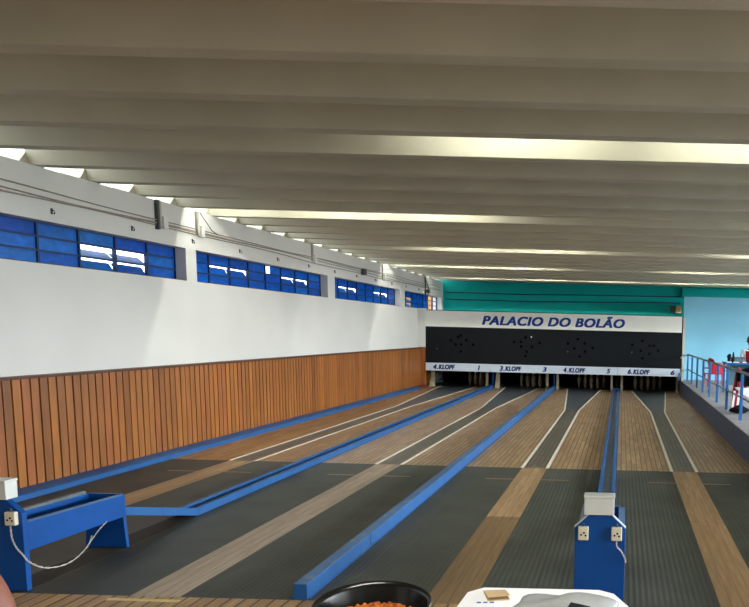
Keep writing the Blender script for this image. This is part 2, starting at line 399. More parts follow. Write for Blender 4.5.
# strips closing the roof channels over the end walls and the right wall (left side stays open)
m = MB(); m.box(9.0, 9.2, -3.2, 28.2, ZC, ZC + CH); struct(m.build('trim_4', M['plaster_side']))

# wainscot boards on the left wall
w = MB(); y = -2.9
while y < 26.4:
    wd = 0.105; w.box(-5.44, -5.418 - 0.004 * random.random(), y, y + wd, 0.05, 1.045); y += 0.1285
struct(w.build('trim_5', M['wainscot']))
struct(MB().box(-5.5, -5.44, -2.95, 26.5, 0.0, 1.045).build('trim_6', M['wainscot_back']))
struct(MB().box(-5.5, -5.40, -2.95, 26.5, 1.045, 1.07).build('trim_7', M['cap']))
w = MB(); w.prism_y([(-5.44, -0.04), (-5.25, -0.04), (-5.25, 0.045), (-5.27, 0.055), (-5.44, 0.068)], -2.9, 23.6)
b = struct(w.build('baseboard_left', M['kerb_blue']))
struct(MB().prism_y([(-5.44, -0.04), (-5.25, -0.04), (-5.25, 0.045), (-5.27, 0.055), (-5.44, 0.068)], 23.6, 25.1).build('baseboard_left_end', M['red_tile']))

# windows: blue frames, three rows of painted panes, some vents tilted open
XG = -5.65
def window(n, y0, y1, ncol, tilted, mat, missing=()):
    z0, z1 = 2.11, 2.51; rows = 3; dz = (z1 - z0) / rows; dy = (y1 - y0) / ncol; bar = 0.014
    f = MB()
    for i in range(ncol + 1):
        yy = y0 + i * dy; a = max(yy - bar, y0); b = min(yy + bar, y1)
        f.box(XG - 0.02, XG + 0.02, a, b, z0, z1)
    for r in range(rows + 1):
        zz = z0 + r * dz; f.box(XG - 0.018, XG + 0.018, y0, y1, max(zz - 0.009, z0), min(zz + 0.009, z1))
    root = f.build('window_%d' % n, M['frame_blue']); struct(root)
    g = MB(); v = MB(); nv = 0
    for i in range(ncol):
        for r in range(rows):
            if (i, r) in missing: continue
            a = y0 + i * dy + bar; b = y0 + (i + 1) * dy - bar; lo_, hi_ = z0 + r * dz + 0.009, z0 + (r + 1) * dz - 0.009
            ang = tilted.get((i, r), 0)
            t = v if ang else g
            zc = (lo_ + hi_) / 2; h = (hi_ - lo_) / 2
            ca, sa = math.cos(ang), math.sin(ang)
            pt = lambda yy, s, d: (XG - (s + 1) * h * sa + d * ca, yy, lo_ + (s + 1) * h * ca + d * sa)
            t.hexa([pt(a, -1, -.002), pt(b, -1, -.002), pt(b, -1, .002), pt(a, -1, .002)], [pt(a, 1, -.002), pt(b, 1, -.002), pt(b, 1, .002), pt(a, 1, .002)])
            nv += bool(ang)
    o = g.build('pane', mat, root); o['label'] = 'blue painted glass panes'
    if nv:
        o = v.build('vent_sash', mat, root); o['label'] = 'blue painted vent panes tilted open'
    else: v.bm.free()
    # grey reveal sill
    s = MB(); s.box(-5.75, -5.5, y0, y1, z0 - 0.002, z0 + 0.006); s.build('sill', M['dark_metal'], root)
T = math.radians
window(1, *bays[0], 8, {}, M['pane_pale'])
window(2, *bays[1], 8, {(5, 1): T(50), (6, 1): T(50), (5, 0): T(34), (6, 0): T(30)}, M['pane_pale'])
window(3, *bays[2], 8, {(1, 1): T(30), (2, 1): T(30), (5, 1): T(30), (6, 1): T(30)}, M['pane'], {(4, 2)})
window(4, *bays[3], 8, {(1, 1): T(32), (2, 1): T(32), (5, 1): T(32), (6, 1): T(32)}, M['pane'])
window(5, *bays[4], 7, {(0, 1): T(40), (1, 1): T(40), (1, 0): T(40)}, M['pane'], {(5, 0), (5, 1), (5, 2), (6, 0), (6, 1), (6, 2)})
# a part pane left in the broken light of the third window
yb = bays[2][0] + 4 * (bays[2][1] - bays[2][0]) / 8
o = MB().box(XG - .002, XG + .002, yb + 0.22, yb + 0.64, 2.386, 2.50).build('broken_pane', M['pane'], bpy.data.objects['window_3'])
o2 = struct(MB().box(-9.5, -8.5, 40, 46, -0.3, 6).build('outside_wall', M['ochre']))

# ---------------------------------------------------------------- lanes
ordn = ['first', 'second', 'third', 'fourth']
lanes = [  # x0, x1, centre, fan left, fan right, deck, strips
    (-5.25, -3.675, -4.42, -5.04, -4.02, M['deck_warm'], (M['strip'], M['strip'])),
    (-3.49, -1.885, -2.70, -3.25, -2.26, M['deck_grey'], (M['strip_grey'], M['strip_grey'])),
    (-1.795, -0.205, -0.985, -1.505, -0.53, M['deck'], (M['strip'], M['strip_dark'])),
    (-0.02, 1.63, 0.775, 0.285, 1.28, M['deck'], (M['strip'], M['strip'])),
]
lane_txt = ['first bowling lane, along the wood panelled wall, with warm brown boards',
            'second bowling lane from the panelled wall, bleached boards, left of the plain blue beam',
            'third bowling lane from the panelled wall, right of the plain blue beam',
            'fourth bowling lane, alongside the raised platform and blue railing']
YN, YM, YBD, YE, YP = 5.10, 10.45, 18.4, 25.3, 27.6
def ring(x, xx, *r): return list(r)
for i, (x0, x1, c, fl, fr, deck, strips) in enumerate(lanes):
    L_ = thing('bowling_lane', (c, YN, 0), lane_txt[i], 'bowling lane', 'bowling lanes side by side')
    a, b = c - 0.145, c + 0.145           # wooden strip in the near half
    g, h = c - 0.165, c + 0.165           # outer edges of the runway in the far half
    z0 = -0.04
    for xa, xb in ((x0, a), (b, x1)):
        o = MB().box(xa, xb, YN, YM, z0, 0.0).build('rubber_mat', M['mat'], L_)
        o['label'] = 'black ribbed rubber mat'
    MB().box(a, b, 7.63, YM, z0, 0.0).build('approach_strip', strips[0], L_)
    MB().box(a, b, YN, 7.625, z0, 0.0).build('approach_strip', strips[1], L_)
    for xa, xb in ((c - 0.45, a), (b, c + 0.45)):
        o = MB().box(xa, xb, 9.60, 9.63, 0.0, 0.002).build('mark_strip', M['strip'], L_)
    lw = 0.036
    # far deck left / right of the runway
    MB().slab([(x0, YM), (g, YM), (g, YBD), (fl, YE), (x0, YE)], z0, 0.0).build('deck', deck, L_)
    MB().slab([(h, YM), (x1, YM), (x1, YE), (fr, YE), (h, YBD)], z0, 0.0).build('deck', deck, L_)
    o = MB().slab([(g, YM), (h, YM), (h, YBD), (g, YBD)], z0, -0.001).build('runway', M['runway'], L_); o['label'] = 'dark boarded ball runway'
    o = MB().slab([(g, YBD), (h, YBD), (fr, YE), (fr, YP), (fl, YP), (fl, YE)], z0, -0.001).build('fan', M['fan'], L_); o['label'] = 'slate coloured widening end of the runway'
    MB().slab([(x0, YE), (fl, YE), (fl, YP), (x0, YP)], z0, -0.002).build('pit_board', M['runway'], L_)
    MB().slab([(fr, YE), (x1, YE), (x1, YP), (fr, YP)], z0, -0.002).build('pit_board', M['runway'], L_)
    for e, fe, s in ((g, fl, 1), (h, fr, -1)):
        m = MB(); d = s * lw
        def strip(p, q, r, t): m.hexa([(*v, 0.0) for v in (p, q, r, t)], [(*v, 0.003) for v in (p, q, r, t)])
        if s > 0:
            strip((e, YM), (e + d, YM), (e + d, YBD), (e, YBD)); strip((e, YBD), (e + d, YBD), (fe + d, YE), (fe, YE))
        else:
            strip((e + d, YM), (e, YM), (e, YBD), (e + d, YBD)); strip((e + d, YBD), (e, YBD), (fe, YE), (fe + d, YE))
        o = m.build('guide_line', M['line'], L_); o['label'] = 'cream guide line'

struct(MB().box(-5.5, -5.293, 24.47, 24.62, 1.08, 2.11).build('wall_return', M['plaster']))
struct(MB().box(-5.42, -5.293, 24.47, 24.62, 0, 1.08).build('trim_8', M['wainscot']))
# pin pit: back wall blacked for the dark interior, added cover, partitions
struct(MB().box(-5.45, 1.62, 27.62, 27.7, -0.04, 2.05).build('wall_pit', M['black']))
struct(MB().box(-5.45, 1.62, 24.62, 27.7, 2.05, 2.08).build('pit_light_block', M['black']))  # added cover, stops light leaking into the pit from above
struct(MB().box(1.64, 1.70, 24.5, 27.7, -0.04, 2.05).build('wall_pit_side', M['plaster_side']))
for x in (-3.59, -1.84, -0.11):
    struct(MB().box(x - 0.03, x + 0.03, 25.4, 27.6, 0.0, 0.9).build('wall_pit_divider', M['black']))

# cream guards on both sides of each pin pit
gx = [(-5.2, 1, 0, 'first', 'left'), (-3.40, 1, 1, 'second', 'left'), (-1.745, 1, 2, 'third', 'left'), (0.03, 1, 3, 'fourth', 'left'), (1.56, -1, 3, 'fourth', 'right'), (-0.25, -1, 2, 'third', 'right'), (-2.03, -1, 1, 'second', 'right'), (-3.70, -1, 0, 'first', 'right')]
big = {0: 1.5, 1: 1.6}
for n, (x, s, li, nm, sd) in enumerate(gx):
    wd = 0.05 if s > 0 and li < 2 else 0.03
    t = thing('side_guard', (x, 25.0, .004), 'cream upright guard board at the %s edge of the %s lane' % (sd, nm), 'guard board', 'cream guards beside the pins')
    MB().box(x - wd, x + wd, 24.98, 25.04, 0.004, 0.62).build('post', M['guard'], t)
    k_ = 0.16 if li in (0, 1) and s > 0 else 0.07
    MB().hexa([(x - wd, 24.7, .004), (x + wd, 24.7, .004), (x + wd, 24.98, .004), (x - wd, 24.98, .004)],
              [(x - wd, 24.93, k_ * 1.3), (x + wd, 24.93, k_ * 1.3), (x + wd, 24.98, k_ * 1.5), (x - wd, 24.98, k_ * 1.5)]).build('foot', M['guard'], t)

# ---------------------------------------------------------------- front board with lettering
bd = thing('pin_screen_board', (-1.84, 24.5, 0.455), 'long black and white board over the pins reading PALACIO DO BOLÃO', 'sign board')
o = MB().box(-5.29, 1.61, 24.5, 24.6, 1.635, 2.06).build('sign_panel', M['sign_white'], bd); o['label'] = 'off-white panel with the hall name'
lettering('lettering', 'PALACIO DO BOLÃO', -3.77, 0.075, 1.71, 2.01, 24.4985, M['letter'], o, bold=0.046, shear=0.24)
blk = MB().box(-5.29, 1.61, 24.51, 24.6, 0.665, 1.635).build('black_panel', M['board_black'], bd); blk['label'] = 'black middle panel with lamp holes'
holes = {0: [(-4.412, 1.37), (-4.344, 1.412), (-4.191, 1.29), (-4.479, 1.168), (-4.007, 1.18), (-4.331, 1.172), (-4.345, .984), (-4.614, 1.279)],
         1: [(-2.593, 1.403), (-2.902, 1.275), (-2.713, 1.285), (-2.214, 1.265), (-2.712, 1.159), (-2.421, 1.159), (-2.562, 1.021), (-2.588, .903)],
         2: [(-1.185, 1.392), (-1.447, 1.271), (-.994, 1.282), (-1.276, 1.145), (-.782, 1.17), (-.989, 1.065), (-1.131, .929)],
         3: [(.558, 1.392), (.284, 1.28), (.758, 1.267), (.869, 1.275), (.52, 1.128), (.989, 1.14), (.757, 1.047), (.571, .922)]}
for li, hs in holes.items():
    for hx, hz in hs:
        m = MB(); m.prism_y([(hx + 0.036 * math.cos(q * math.pi / 6), hz + 0.036 * math.sin(q * math.pi / 6)) for q in range(12)], 24.507, 24.512)
        m.build('lamp_hole', M['hole'], blk)
for hx, hz in [(-2.437, 1.42), (.284, 1.077), (-1.456, 1.053), (-4.984, 1.048)]:
    m = MB(); m.prism_y([(hx + 0.022 * math.cos(q * math.pi / 5), hz + 0.022 * math.sin(q * math.pi / 5)) for q in range(10)], 24.505, 24.512)
    o = m.build('chip', M['line'] if hx == -2.437 else M['dark_metal'], blk); o['label'] = 'pale chip in the black paint'
labs = [('4. KLOPF', '1', -5.29, -3.56, (-5.076, -4.494), (-3.905, -3.80)), ('3. KLOPF', '3', -3.56, -1.79, (-3.275, -2.694), (-2.125, -2.01)),
        ('4. KLOPF', '5', -1.79, -0.09, (-1.557, -.962), (-.39, -.285)), ('6. KLOPF', '6', -0.09, 1.61, (.188, .782), (1.34, 1.45))]
for i, (t1, t2, xa, xb, p, q) in enumerate(labs):
    o = MB().box(xa + 0.003, xb - 0.003, 24.47, 24.55, 0.455, 0.665).build('lane_plate', M['label_white'], bd, bevel=0.003)
    o['label'] = 'bluish white strip reading %s %s' % (t1, t2)
    dz = 0.0
    lettering('lettering', t1[:1], p[0] - .01, p[0] + .085, 0.494, 0.625, 24.4685, M['letter_dark'], o, bold=0.055, shear=0.2)
    lettering('lettering', '.', p[0] + .093, p[0] + .122, 0.494, 0.522, 24.4685, M['letter_dark'], o, bold=0.03, shear=0.2)
    lettering('lettering', t1[3:], p[0] + .142, p[1], 0.494, 0.622, 24.4685, M['letter_dark'], o, bold=0.06, shear=0.2)
    lettering('numeral', t2, q[0] + (.03 if t2 == '1' else 0), q[1] - (.015 if t2 == '1' else 0), 0.494 + dz, 0.622 + dz, 24.4685, M['letter_dark'], o, bold=0.045, shear=0.2)

# ---------------------------------------------------------------- pins, nine in a diamond on each lane
pin_prof = [(0.034, 0), (0.040, 0.02), (0.052, 0.10), (0.060, 0.17), (0.056, 0.23), (0.042, 0.30), (0.028, 0.36), (0.024, 0.40), (0.031, 0.44), (0.036, 0.475), (0.030, 0.51), (0.014, 0.53)]
rowname = {(0, 0): 'front corner of the pin diamond', (1, -1): 'front left side of the diamond', (1, 1): 'front right side of the diamond', (2, -2): 'left corner of the diamond',
           (2, 0): 'middle of the diamond', (2, 2): 'right corner of the diamond', (3, -1): 'rear left side of the diamond', (3, 1): 'rear right side of the diamond', (4, 0): 'rear corner of the diamond'}
pcx = [-4.02, -2.52, -0.85, 0.78]; proto = None
for li in range(4):
    for (r, c_), nm in rowname.items():
        loc = (pcx[li] + c_ * 0.18 / 1.0 * (1.0), 25.88 + r * 0.18, 0.0)
        if proto is None:
            pin = thing('bowling_pin', (0, 0, 0), '', 'bowling pin')
            MB().lathe([(r_ * .82, z_) for r_, z_ in pin_prof], n=14).build('pin_body', M['pin'], pin, smooth=True)
            o = MB().lathe([(0.0345, 0), (0.0345, 0.018)], (0, 0, 0.302 - 0.002), n=14).build('neck_band', M['dark_metal'], pin, smooth=False)
            proto = pin
        else: pin = copy_tree(proto)
        pin.location = loc; pin['label'] = 'pale wooden pin on the %s lane, %s' % (ordn[li], nm); pin['group'] = 'pins on the %s lane' % ordn[li]

# ---------------------------------------------------------------- ball return tracks and machines
def track(label, xr, lip):
    """two raised blue rails with a grey bed; the near end climbs to the machine"""
    t = thing('ball_return_track', (xr - 0.0825, 7.36, 0), label, 'ball track', 'blue ball return tracks')
    xl = xr - 0.165; rw = 0.034; hh = 0.062
    for xa, xb in ((xl, xl + rw), (xr - rw, xr)):
        m = MB()
        ys = [(6.26, 0.228, 0.288), (7.36, 0.0, hh), (24.85, 0.0, hh)]
        for (ya, za, zb), (yc, zd, ze) in zip(ys, ys[1:]):
            m.hexa([(xa, ya, za), (xb, ya, za), (xb, yc, zd), (xa, yc, zd)], [(xa, ya, zb), (xb, ya, zb), (xb, yc, ze), (xa, yc, ze)])
        m.build('rail', M['kerb_blue'], t)
    m = MB(); xa, xb = xl + rw, xr - rw
    for (ya, za), (yc, zd) in zip([(6.26, 0.235), (7.36, 0.004), (24.85, 0.004)], [(7.36, 0.004), (24.85, 0.004)]):
        m.hexa([(xa, ya, za), (xb, ya, za), (xb, yc, zd), (xa, yc, zd)], [(xa, ya, za + .018), (xb, ya, za + .018), (xb, yc, zd + .018), (xa, yc, zd + .018)])
    m.build('bed', M['trough'], t)
    MB().box(xl, xr, 24.85, 24.9, 0, 0.075).build('end_block', M['kerb_blue'], t)
    if lip: MB().box(xr - 0.05, xr - 0.01, 24.9, 24.94, 0, 0.45).build('end_post', M['blue'], t)
    return t
track('blue railed ball return track between the first and second lanes', -3.50, 1)
track('blue railed ball return track between the third and fourth lanes', -0.03, 0)
# base boards under the tracks and the beam
for n_, (xa, xb) in enumerate(((-3.675, -3.49), (-1.885, -1.795), (-0.205, -0.02))):
    struct(MB().box(xa, xb, YN, 27.6, -0.04, 0.0).build('floor_strip', M['subfloor']))

mc = thing('ball_return_machine', (0.0, 5.13, 0), 'blue ball return stand with cream box on top, at centre right behind the white table', 'ball return', 'blue ball return stands')
MB().prism_y([(-.245, 0), (.05, 0), (.05, .467), (-.036, .547), (-.16, .547), (-.245, .467)], 5.13, 5.175).build('front_panel', M['blue'], mc, bevel=0.003)
for xa, xb in ((.008, .05), (-.245, -.203)):
    o = MB().hexa([(xa, 5.175, .235), (xb, 5.175, .235), (xb, 6.22, .228), (xa, 6.22, .228)], [(xa, 5.175, .405), (xb, 5.175, .405), (xb, 6.22, .382), (xa, 6.22, .382)]).build('side_board', M['blue'], mc, bevel=0.003)
    MB().hexa([(xa + .003, 5.18, .405), (xb - .003, 5.18, .405), (xb - .003, 6.2, .382), (xa + .003, 6.2, .382)], [(xa + .003, 5.18, .409), (xb - .003, 5.18, .409), (xb - .003, 6.2, .386), (xa + .003, 6.2, .386)]).build('top_edge', M['blue_top'], o)
MB().prism_y([(-.25, 0), (.045, 0), (.018, .385), (-.215, .385)], 6.22, 6.255).build('rear_panel', M['blue'], mc, bevel=0.003)
MB().hexa([(-.203, 5.175, .242), (.008, 5.175, .242), (.008, 6.22, .235), (-.203, 6.22, .235)], [(-.203, 5.175, .257), (.008, 5.175, .257), (.008, 6.22, .25), (-.203, 6.22, .25)]).build('ball_bed', M['trough'], mc)
o = MB().box(-.24, -.205, 5.5, 6.19, .389, .408).build('stop_rail', M['trough'], mc, bevel=0.003); o['label'] = 'worn grey stop rail'
bx = MB().box(-.192, -.018, 5.105, 5.21, .549, .648).build('control_box', M['white_box'], mc, bevel=0.004); bx['label'] = 'pale control box'
MB().box(-.195, -.015, 5.10, 5.215, .648, .663).build('lid', M['white_box'], bx, bevel=0.003)
for xa, xb, nm in ((-.225, -.164, 0), (-.032, .03, 1)):
    ob = MB().box(xa, xb, 5.095, 5.13, .40, .48).build('outlet_box', M['cream_plastic'], mc, bevel=0.006); ob['label'] = 'cream outlet box'
    m = MB(); xc = (xa + xb) / 2
    for dx, dz in ((-.012, -.012), (.004, .0), (.014, -.016)):
        m.prism_y([(xc + dx + .006 * math.cos(q * math.pi / 4), .445 + dz + .006 * math.sin(q * math.pi / 4)) for q in range(8)], 5.0935, 5.096)
    m.build('socket_hole', M['hole'], ob)
    MB().lathe([(.006, 0), (.006, .02)], (xc, 5.112, .48), n=8).build('cable_gland', M['dark_metal'], ob)
def twisted(pts, r, nm, parent):
    """two thin strands twisted round a hanging curve"""
    P = [Vector(p) for p in pts]; fine = []
    for i in range(len(P) - 1):
        p0, p1, p2, p3 = P[max(i - 1, 0)], P[i], P[i + 1], P[min(i + 2, len(P) - 1)]
        for q in range(10):
            t = q / 10
            fine.append(0.5 * ((2 * p1) + (p2 - p0) * t + (2 * p0 - 5 * p1 + 4 * p2 - p3) * t * t + (3 * p1 - p0 - 3 * p2 + p3) * t ** 3))
    fine.append(P[-1])
    m = MB()
    for ph in (0, math.pi):
        m.tube([f + Vector((math.cos(ph + i * 0.9) * r * 1.4, math.sin(ph + i * 0.9) * r * 1.4, math.sin(ph + i * .9) * r)) for i, f in enumerate(fine)], r, 5)
    o = m.build(nm, M['chain'], parent, smooth=True); o['label'] = 'pale twisted cord'; return o
for a, b in (((-.16, .549), (-.245, .469)), ((-.036, .549), (.05, .469))):
    dx, dz = (b[0] - a[0]), (b[1] - a[1]); L2 = math.hypot(dx, dz); nx, nz = (-dz / L2 * .004, dx / L2 * .004)
    if nz < 0: nx, nz = -nx, -nz
    o = MB().prism_y([(a[0], a[1]), (b[0], b[1]), (b[0] + nx, b[1] + nz), (a[0] + nx, a[1] + nz)], 5.128, 5.177).build('edge_strip', M['edge'], mc); o['label'] = 'pale edging strip on the sloping shoulder'
ml = copy_tree(mc); mc.location.z = .003; ml.location = (-3.517, 5.13, .003)
ml['label'] = 'blue ball return stand with pale box on top, at far left beside the panelled wall'
for ch in list(ml.children):
    if ch.name.startswith('edge_strip'):
        bpy.data.objects.remove(ch)
for a, b in (((-.16, .549), (-.245, .469)), ((-.036, .549), (.05, .469))):
    pass
# cords: short one on the centre stand, a long hanging one on the left stand
twisted([(0.0, 5.10, .40), (.005, 5.09, .37), (.03, 5.085, .345), (.052, 5.09, .30), (.055, 5.13, .27)], .0024, 'cord', mc)
ox = -3.517
twisted([(ox, 5.10, .40), (ox + .01, 5.09, .33), (ox + .035, 5.09, .27), (ox + .056, 5.10, .235), (ox + .058, 5.16, .17), (ox + .06, 5.30, .10), (ox + .065, 5.5, .075), (ox + .06, 5.68, .11), (ox + .058, 5.85, .20), (ox + .055, 5.97, .245)], .0024, 'cord', ml)
twisted([(ox + .06, 5.72, .12), (ox + .07, 5.74, .16), (ox + .06, 5.78, .19)], .002, 'cord_tail', ml)

# plain blue beam between lanes two and three
t = thing('divider_beam', (-1.84, 5.1, 0), 'plain blue box beam on the floor dividing the second and third lanes', 'lane divider')
o = MB().box(-1.885, -1.805, 5.1, 24.9, 0.0, 0.094).build('beam', M['kerb_blue'], t, bevel=0.003)
MB().box(-1.884, -1.806, 5.102, 24.9, 0.094, 0.097).build('beam_top', M['blue_top'], t)
MB().box(-1.806, -1.799, 5.12, 24.9, 0.0, 0.008).build('edge_trim', M['kerb_blue'], t)
MB().box(-1.9, -1.885, 5.10, 5.5, 0, 0.02).build('foot', M['blue'], t)
MB().box(-1.8055, -1.8035, 6.44, 6.46, 0.012, 0.094).build('joint', M['frame_blue'], t)
MB().box(-1.855, -1.82, 24.9, 24.94, 0, 0.45).build('end_post', M['blue'], t)

# ---------------------------------------------------------------- lamps hidden up in the roof channels
def lamp(x, yk, label, hl=.58):
    t = thing('fluorescent_lamp', (x, yk + .16, ZC + .24), label, 'ceiling lamp', 'tube lamps in the roof channels')
    MB().tube([(x - hl, yk + .16, ZC + .255), (x + hl, yk + .16, ZC + .255)], .014, 8).build('tube', M['tube'], t, smooth=True)
    MB().box(x - hl - .04, x + hl + .04, yk + .14, yk + .19, ZC + .285, ZC + .33).build('batten', M['plastic_white'], t)
    for s in (-1, 1): MB().box(x + s * (hl + .02) - .015, x + s * (hl + .02) + .015, yk + .148, yk + .172, ZC + .235, ZC + .285).build('holder', M['plastic_white'], t)
    MB().box(x - hl * .8, x + hl * .8, yk + .15, yk + .17, ZC + .33, ZC + CH).build('mount', M['plastic_white'], t)
rows = [(2, [-0.95, 0.95, 3.2, 5.8]), (7, [-5.05, -3.7, -2.4, 3.0, 6.0]), (12, [-2.9, -1.3, 2.6, 5.5]), (17, [-5.05, -3.7, -2.3, 1.8, 4.2]), (22, [-4.2, -2.2, -0.3, 1.6, 3.4])]
for kk, xs in rows:
    for q, x in enumerate(xs):
        lamp(x, 5.10 + kk * PITCHY, 'white tube lamp in the %s lit roof channel, %s from the left wall' % (['nearest', 'second', 'third', 'fourth', 'farthest'][[2, 7, 12, 17, 22].index(kk)], ['first', 'second', 'third', 'fourth', 'fifth'][q]), .29 if x < -5 else .58)

# ---------------------------------------------------------------- cables, conduits and hooks on the left wall
def sag(z0, amp, ph, x):
    pts = []
    for i in range(0, 64):
        y = 2.0 + i * 0.405
        pts.append((x + .006 * math.sin(i * .9 + ph), y, z0 + amp * math.sin(i * .55 + ph) + .02 * math.sin(y * .35 + ph)))
    return pts
cz = [(2.785, 'topmost'), (2.752, 'second from the top'), (2.722, 'third from the top'), (2.690, 'lowest')]
for i, (z, nm) in enumerate(cz):
    tag(MB().tube(sag(z, .006 + .003 * (i % 2), i * 1.3, -5.482), .007, 6).build('wall_cable', M['cable'], smooth=True), 'grey cable strung along the left wall above the windows, %s of four' % nm, 'cable', 'cables along the left wall')
cp = [(10.90, 2.66, 1, 'dark and pale twin conduit above the second window pier, nearest of the wall conduits'), (11.86, 2.66, 0, 'pale conduit with box in the nearer lit fan on the left wall'), (16.2, 2.66, 0, 'thin pale conduit on the left wall midway between both lit fans'),
      (19.3, 2.66, 2, 'dark cable box on the wall just nearer than the farther lit fan'), (20.9, 2.62, 0, 'pale conduit with box in the farther lit fan on the left wall'), (25.3, 2.30, 3, 'tall dark pole on the left wall at the end of the windows')]
for y, zb, kd, lb in cp:
    t = thing('wall_conduit', (-5.47, y, zb), lb, 'conduit', 'conduits on the left wall')
    if kd in (0, 1):
        MB().box(-5.5, -5.462, y - .022, y + .022, zb + .05, ZC - .002).build('pipe', M['conduit'], t, bevel=.004)
        MB().box(-5.5, -5.44, y + .03, y + .13, zb + .02, zb + .16).build('junction_box', M['plastic_white'], t, bevel=.005)
    if kd == 1: MB().box(-5.5, -5.455, y - .075, y - .03, zb + .0, ZC - .002).build('pipe', M['dark_metal'], t, bevel=.004)
    if kd == 2:
        MB().box(-5.5, -5.42, y - .08, y + .10, zb, zb + .13).build('junction_box', M['dark_metal'], t, bevel=.008)
    if kd == 3:
        MB().tube([(-5.46, y, zb), (-5.46, y, ZC - .002)], .02, 8).build('pipe', M['dark_metal'], t)
        MB().tube([(-5.46, y, ZC - .05), (-5.45, y + .5, 2.62), (-5.47, y + .35, 2.5)], .014, 6).build('brace', M['dark_metal'], t)
        MB().box(-5.5, -5.42, y + .28, y + .46, 2.56, 2.66).build('junction_box', M['dark_metal'], t)
names = ['first', 'second', 'third', 'fourth', 'fifth', 'sixth', 'seventh', 'eighth', 'ninth', 'tenth', 'eleventh', 'twelfth', 'thirteenth', 'fourteenth']
y = 8.88; i = 0
while y < 26:
    t = thing('wall_hook', (-5.48, y, 2.61), 'small grey hook on the left wall above the windows, %s from the near end' % names[i], 'hook', 'small hooks above the windows')
    MB().box(-5.5, -5.492, y - .013, y + .013, 2.585, 2.64).build('plate', M['dark_metal'], t, bevel=.002)
    MB().tube([(-5.492, y, 2.625), (-5.475, y, 2.618), (-5.468, y, 2.60), (-5.477, y, 2.585)], .006, 6).build('prong', M['dark_metal'], t, smooth=True)
    y += 1.43; i += 1
# stay wires from the lamp in the lit fan down to the cables
tag(MB().tube([(-5.46, 11.9, 2.985), (-5.46, 12.22, 2.80), (-5.475, 12.42, 2.765)], .006, 6).build('stay_wire', M['dark_metal']), 'thin dark wire slanting across the nearer lit fan on the left wall', 'wire')
# cables on the teal wall
for z, zz, nm in ((2.69, 2.72, 'upper'), (2.48, 2.535, 'lower')):
    tag(MB().tube([(-5.4, 27.975, z), (-3, 27.975, z - .012), (-1, 27.975, z + .015), (1.75, 27.975, zz)], .016, 6).build('wall_cable', M['frame_blue'], smooth=True), '%s dark cable running across the teal back wall' % nm, 'cable')
t = thing('cable_clamp', (1.62, 27.9, 2.5), 'dark clamp with beige block on the teal wall at its right end', 'clamp')
MB().box(1.45, 1.62, 27.9, 27.99, 2.26, 2.44).build('bracket', M['dark_metal'], t, bevel=.02)
MB().box(1.62, 1.80, 27.85, 27.99, 2.22, 2.45).build('block', M['card'], t, bevel=.02)

# ---------------------------------------------------------------- railing on the platform
PX = 1.80
t = thing('handrail', (PX, 18, .35), 'blue post railing along the edge of the raised platform', 'railing')
py_ = [24.2, 22.95, 21.35, 19.8, 18.3, 16.8, 15.25, 13.4, 11.6, 9.9, 8.2]
py_[0] = 24.5
for yy in py_:
    MB().box(PX - .022, PX + .022, yy - .022, yy + .022, .35, 1.05).build('post', M['rail_blue'], t, bevel=.004)
MB().tube([(1.60, 24.44, .955), (PX, 24.5, 1.06), (PX, 8.1, 1.06)], .022, 8).build('top_rail', M['rail_grey'], t)
MB().tube([(1.60, 24.445, .56), (PX, 24.5, .66), (PX, 8.1, .70)], .014, 8).build('mid_rail', M['rail_grey'], t)
MB().box(1.56, 1.60, 24.42, 24.455, .35, .56).build('end_post', M['rail_blue'], t)
bpy.data.objects['floor_platform']  # platform carries the posts

# ---------------------------------------------------------------- things on the platform
def plastic_chair(loc, rz, mat, label, sc=1.0):
    t = thing('plastic_chair', (0, 0, 0), label, 'chair')
    m = MB(); m.hexa([(-.2, -.2, .33), (.2, -.2, .33), (.2, .2, .33), (-.2, .2, .33)], [(-.22, -.22, .355), (.22, -.22, .355), (.21, .21, .355), (-.21, .21, .355)]); m.build('seat', mat, t, bevel=.01)
    m = MB(); n = 9; th = .015
    for i in range(n - 1):   # arched back
        a0, a1 = (-1 + 2 * i / (n - 1)), (-1 + 2 * (i + 1) / (n - 1))
        f = lambda a: (a * .21, -.20 - .03 * (1 - a * a), .56 + .10 * math.sqrt(max(0, 1 - a * a)))
        p, q = f(a0), f(a1)
        m.hexa([(p[0], p[1] - th, .35), (q[0], q[1] - th, .35), (q[0], q[1], .35), (p[0], p[1], .35)], [(p[0], p[1] - .05 - th, p[2]), (q[0], q[1] - .05 - th, q[2]), (q[0], q[1] - .05, q[2]), (p[0], p[1] - .05, p[2])])
    m.build('backrest', mat, t)
    for sx in (-1, 1):
        for sy in (-1, 1):
            MB().hexa([(sx * .215 - .02, sy * .215 - .02, 0), (sx * .215 + .02, sy * .215 - .02, 0), (sx * .215 + .02, sy * .215 + .02, 0), (sx * .215 - .02, sy * .215 + .02, 0)],
                      [(sx * .19 - .025, sy * .19 - .025, .335), (sx * .19 + .025, sy * .19 - .025, .335), (sx * .19 + .025, sy * .19 + .025, .335), (sx * .19 - .025, sy * .19 + .025, .335)]).build('leg', mat, t)
        MB().tube([(sx * .215, -.22, .50), (sx * .235, -.05, .50), (sx * .235, .17, .48), (sx * .205, .19, .35)], .018, 8).build('armrest', mat, t, smooth=True)
    t.location = loc; t.rotation_euler = (0, 0, rz); t.scale = (sc,) * 3
    return t
plastic_chair((2.27, 22.2, .35), T(12), M['red'], 'red plastic armchair with arched back behind the railing, beside the blue wall', .9)
plastic_chair((2.56, 23.4, .35), T(-70), M['red'], 'second red plastic chair, farther back and half hidden by the first', 1.0)

